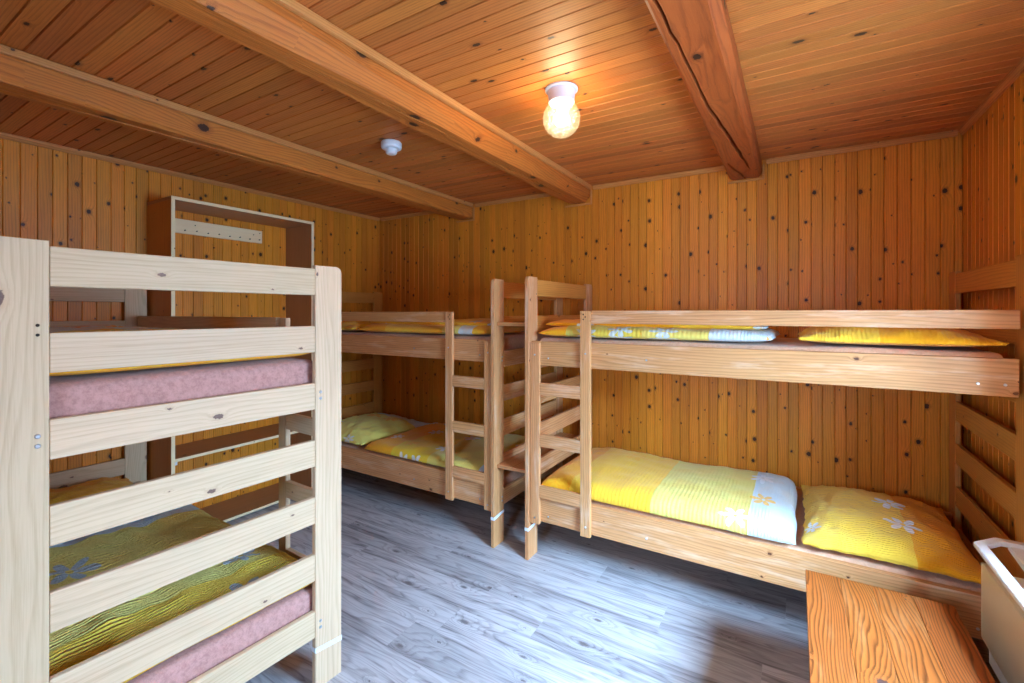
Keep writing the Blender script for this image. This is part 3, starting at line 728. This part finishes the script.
bm = bmesh.new(); bm_lathe(bm, [(0, -.0425), (.033, -.0425), (.033, -.062), (.029, -.070), (.018, -.073), (0, -.073)], 32); finish('sensor_cap', bm, M['white'], t)

# ------------------------------------------------------------------ stool
def stool():
    x0, x1, y0, y1, h = .036, .486, 1.50, 2.232, .45
    t = thing('wooden_stool', 'varnished larch stool with a planked top in front of the lower right bunk', 'stool', ((x0+x1)/2, (y0+y1)/2, 0))
    W, D = (x1-x0)/2, (y1-y0)/2
    ws = [-W, -W+.115, -W+.215, -W+.335, W]
    bm = bmesh.new(); uvl = bm.loops.layers.uv.new('UVMap'); rl = bm.faces.layers.float.new('rnd')
    for k in range(4):
        b2 = bmesh.new(); bm_box(b2, (ws[k]+.0003, -D, h-.032), (ws[k+1]-.0003, D, h), .0018)
        vm = {v: bm.verts.new(v.co) for v in b2.verts}
        r = random.random()
        for f in b2.faces:
            g = bm.faces.new([vm[v] for v in f.verts]); g[rl] = r
            for l in g.loops:
                c = l.vert.co; l[uvl].uv = (c.y+k*3.7, (c.x if abs(f.normal.z) > .5 else c.z)+k*2.9)
        b2.free()
    finish('seat', bm, M['stool'], t, 1)
    for sx in (-1, 1):
        for sy in (-1, 1):
            bm = bmesh.new(); bm_box(bm, (-.022, -.022, 0), (.022, .022, h-.0325), .003)
            finish('leg', bm, M['stool'], t, 2, loc=(sx*(W-.05), sy*(D-.05), 0))
    for sx in (-1, 1): board('apron', (sx*(W-.05)-.010, -D+.0725, h-.11), (sx*(W-.05)+.010, D-.0725, h-.0325), M['stool'], t, 1)
    for sy in (-1, 1): board('apron', (-W+.0725, sy*(D-.05)-.010, h-.11), (W-.0725, sy*(D-.05)+.010, h-.0325), M['stool'], t, 0)
stool()

# ------------------------------------------------------------------ convector heater under the window
def heater():
    xf, y1 = .552, 2.387; y0 = 1.30; xb = XR-.012; zt_ = .668
    t = thing('convector_heater', 'cream convector heater with a white raised top frame by the right wall', 'heater', (XR, (y0+y1)/2, 0))
    ox, oy = XR, (y0+y1)/2
    def fin(name, bm, mat):
        bmesh.ops.translate(bm, verts=bm.verts, vec=(-ox, -oy, 0)); return finish(name, bm, mat, t)
    # body: cream front panel, white top pan
    bm = bmesh.new(); bm_box(bm, (xf+.003, y0+.02, .363), (xf+.022, 2.236, .626), .004); fin('front_panel', bm, M['heaterpanel'])
    bm = bmesh.new(); bm_box(bm, (xf+.0225, y0+.02, .28), (xb, 2.234, .600), .004); fin('body', bm, M['heatertop'])
    bm = bmesh.new(); bm_box(bm, (xf+.06, y0+.03, 0), (xb-.01, 2.225, .2795), .003); fin('base', bm, M['heatergrey'])
    # raised frame with chamfered corners, open in the middle
    ch, w = .084, .034
    out = [(xf, y0+ch), (xf, y1-ch), (xf+ch*.9, y1), (xb, y1), (xb, y0), (xf+ch*.9, y0)]
    inn = [(xf+w, y0+ch+.014), (xf+w, y1-ch-.014), (xf+ch*.9+.012, y1-w), (xb-.03, y1-w), (xb-.03, y0+w), (xf+ch*.9+.012, y0+w)]
    bm = bmesh.new(); n = 6
    R = [[bm.verts.new((a, b, z)) for a, b in ring] for ring, z in ((out, zt_), (inn, zt_), (inn, zt_-.018), (out, zt_-.018))]
    for k in range(4):
        A, B = R[k], R[(k+1) % 4]
        for i in range(n): bm.faces.new((A[i], A[(i+1) % n], B[(i+1) % n], B[i]))
    bmesh.ops.bevel(bm, geom=list(bm.edges), offset=.0025, segments=2, affect='EDGES')
    fin('top_frame', bm, M['heatertop'])
    # slanted struts between frame and body
    def strut(p, q, r=.010, wd=.018):
        bm = bmesh.new(); p, q = Vector(p), Vector(q); d = (q-p).normalized(); s = d.cross(Vector((0, 0, 1))).normalized() if abs(d.z) < .95 else Vector((1, 0, 0)); u = d.cross(s)
        A = [bm.verts.new(p+s*a*wd+u*b*r) for a, b in ((-1, -1), (1, -1), (1, 1), (-1, 1))]; B = [bm.verts.new(q+s*a*wd+u*b*r) for a, b in ((-1, -1), (1, -1), (1, 1), (-1, 1))]
        bm.faces.new(A[::-1]); bm.faces.new(B)
        for i in range(4): bm.faces.new((A[i], A[(i+1) % 4], B[(i+1) % 4], B[i]))
        fin('strut', bm, M['heatertop'])
    strut((xf+.125, y1-.02, zt_-.0185), (xf+.145, 2.21, .597)); strut((xb-.03, y1-.02, zt_-.0185), (xb-.04, 2.21, .597))
    strut((xf+.02, y0+.06, zt_-.02), (xf+.032, y0+.07, .6)); strut((xf+.02, (y0+y1)/2, zt_-.02), (xf+.036, (y0+y1)/2, .6))
    bm = bmesh.new(); bm_box(bm, (xb+.0005, y0+.25, .35), (XR-.0015, y1-.3, .50)); fin('wall_bracket', bm, M['heatergrey'])
heater()

# ------------------------------------------------------------------ light, world, camera
wd = bpy.data.worlds.new('World'); bpy.context.scene.world = wd; wd.use_nodes = True
bg = wd.node_tree.nodes['Background']
def sky():
    t = wd.node_tree; N = NT.__new__(NT); N.t = t
    tc = N.n('ShaderNodeTexCoord'); sp = N.n('ShaderNodeSeparateXYZ'); t.links.new(tc.outputs['Generated'], sp.inputs[0])
    up = N.smooth(sp.outputs[2], -.1, .75, SKY_LOW, SKY_HIGH)              # dim ground, brighter overcast sky higher up
    dt = N.n('ShaderNodeVectorMath', operation='DOT_PRODUCT'); t.links.new(tc.outputs['Generated'], dt.inputs[0])
    dt.inputs[1].default_value = Vector((.36, -.20, .45)).normalized()
    glow = N.math('MULTIPLY', N.smooth(dt.outputs['Value'], .87, .99), SKY_GLOW)   # the brightest part of the cloud cover
    N.put(bg.inputs[1], N.math('ADD', up, glow)); bg.inputs[0].default_value = SKY_COL
SKY_LOW, SKY_HIGH, SKY_GLOW, SKY_COL = 48.0, 165.0, 150.0, (.40, .67, 1.0, 1)
sky()
def portal(loc, rot, sx, sy):
    pl = bpy.data.lights.new('window_portal', 'AREA'); pl.shape = 'RECTANGLE'; pl.size = sx; pl.size_y = sy; pl.cycles.is_portal = True
    po = bpy.data.objects.new('window_portal', pl); C.objects.link(po); po.location = loc; po.rotation_euler = rot
portal((XR+.305, (WIN[0]+WIN[1])/2, (WIN[2]+WIN[3])/2), (0, PI/2, 0), WIN[3]-WIN[2], WIN[1]-WIN[0])
portal(((FILL_WIN[0]+FILL_WIN[1])/2, YF-.305, (FILL_WIN[2]+FILL_WIN[3])/2), (PI/2, 0, 0), FILL_WIN[1]-FILL_WIN[0], FILL_WIN[3]-FILL_WIN[2])  # portal of the added fill-light window

cam = bpy.data.cameras.new('Camera'); co = bpy.data.objects.new('Camera', cam); C.objects.link(co)
cam.sensor_width = 36; cam.lens = 460/1024*36; cam.shift_y = -29.1/1024; cam.clip_start = .02
co.location = (0, 0, 1.5); co.rotation_euler = (PI/2, 0, math.radians(31.6))
sc = bpy.context.scene; sc.camera = co
sc.view_settings.view_transform = 'Standard'; sc.view_settings.look = 'None'
sc.view_settings.exposure = 0.18; sc.view_settings.gamma = 1.0; sc.view_settings.use_curve_mapping = False
sc.cycles.max_bounces = 10; sc.cycles.diffuse_bounces = 6; sc.cycles.transparent_max_bounces = 12
sc.cycles.use_denoising = True
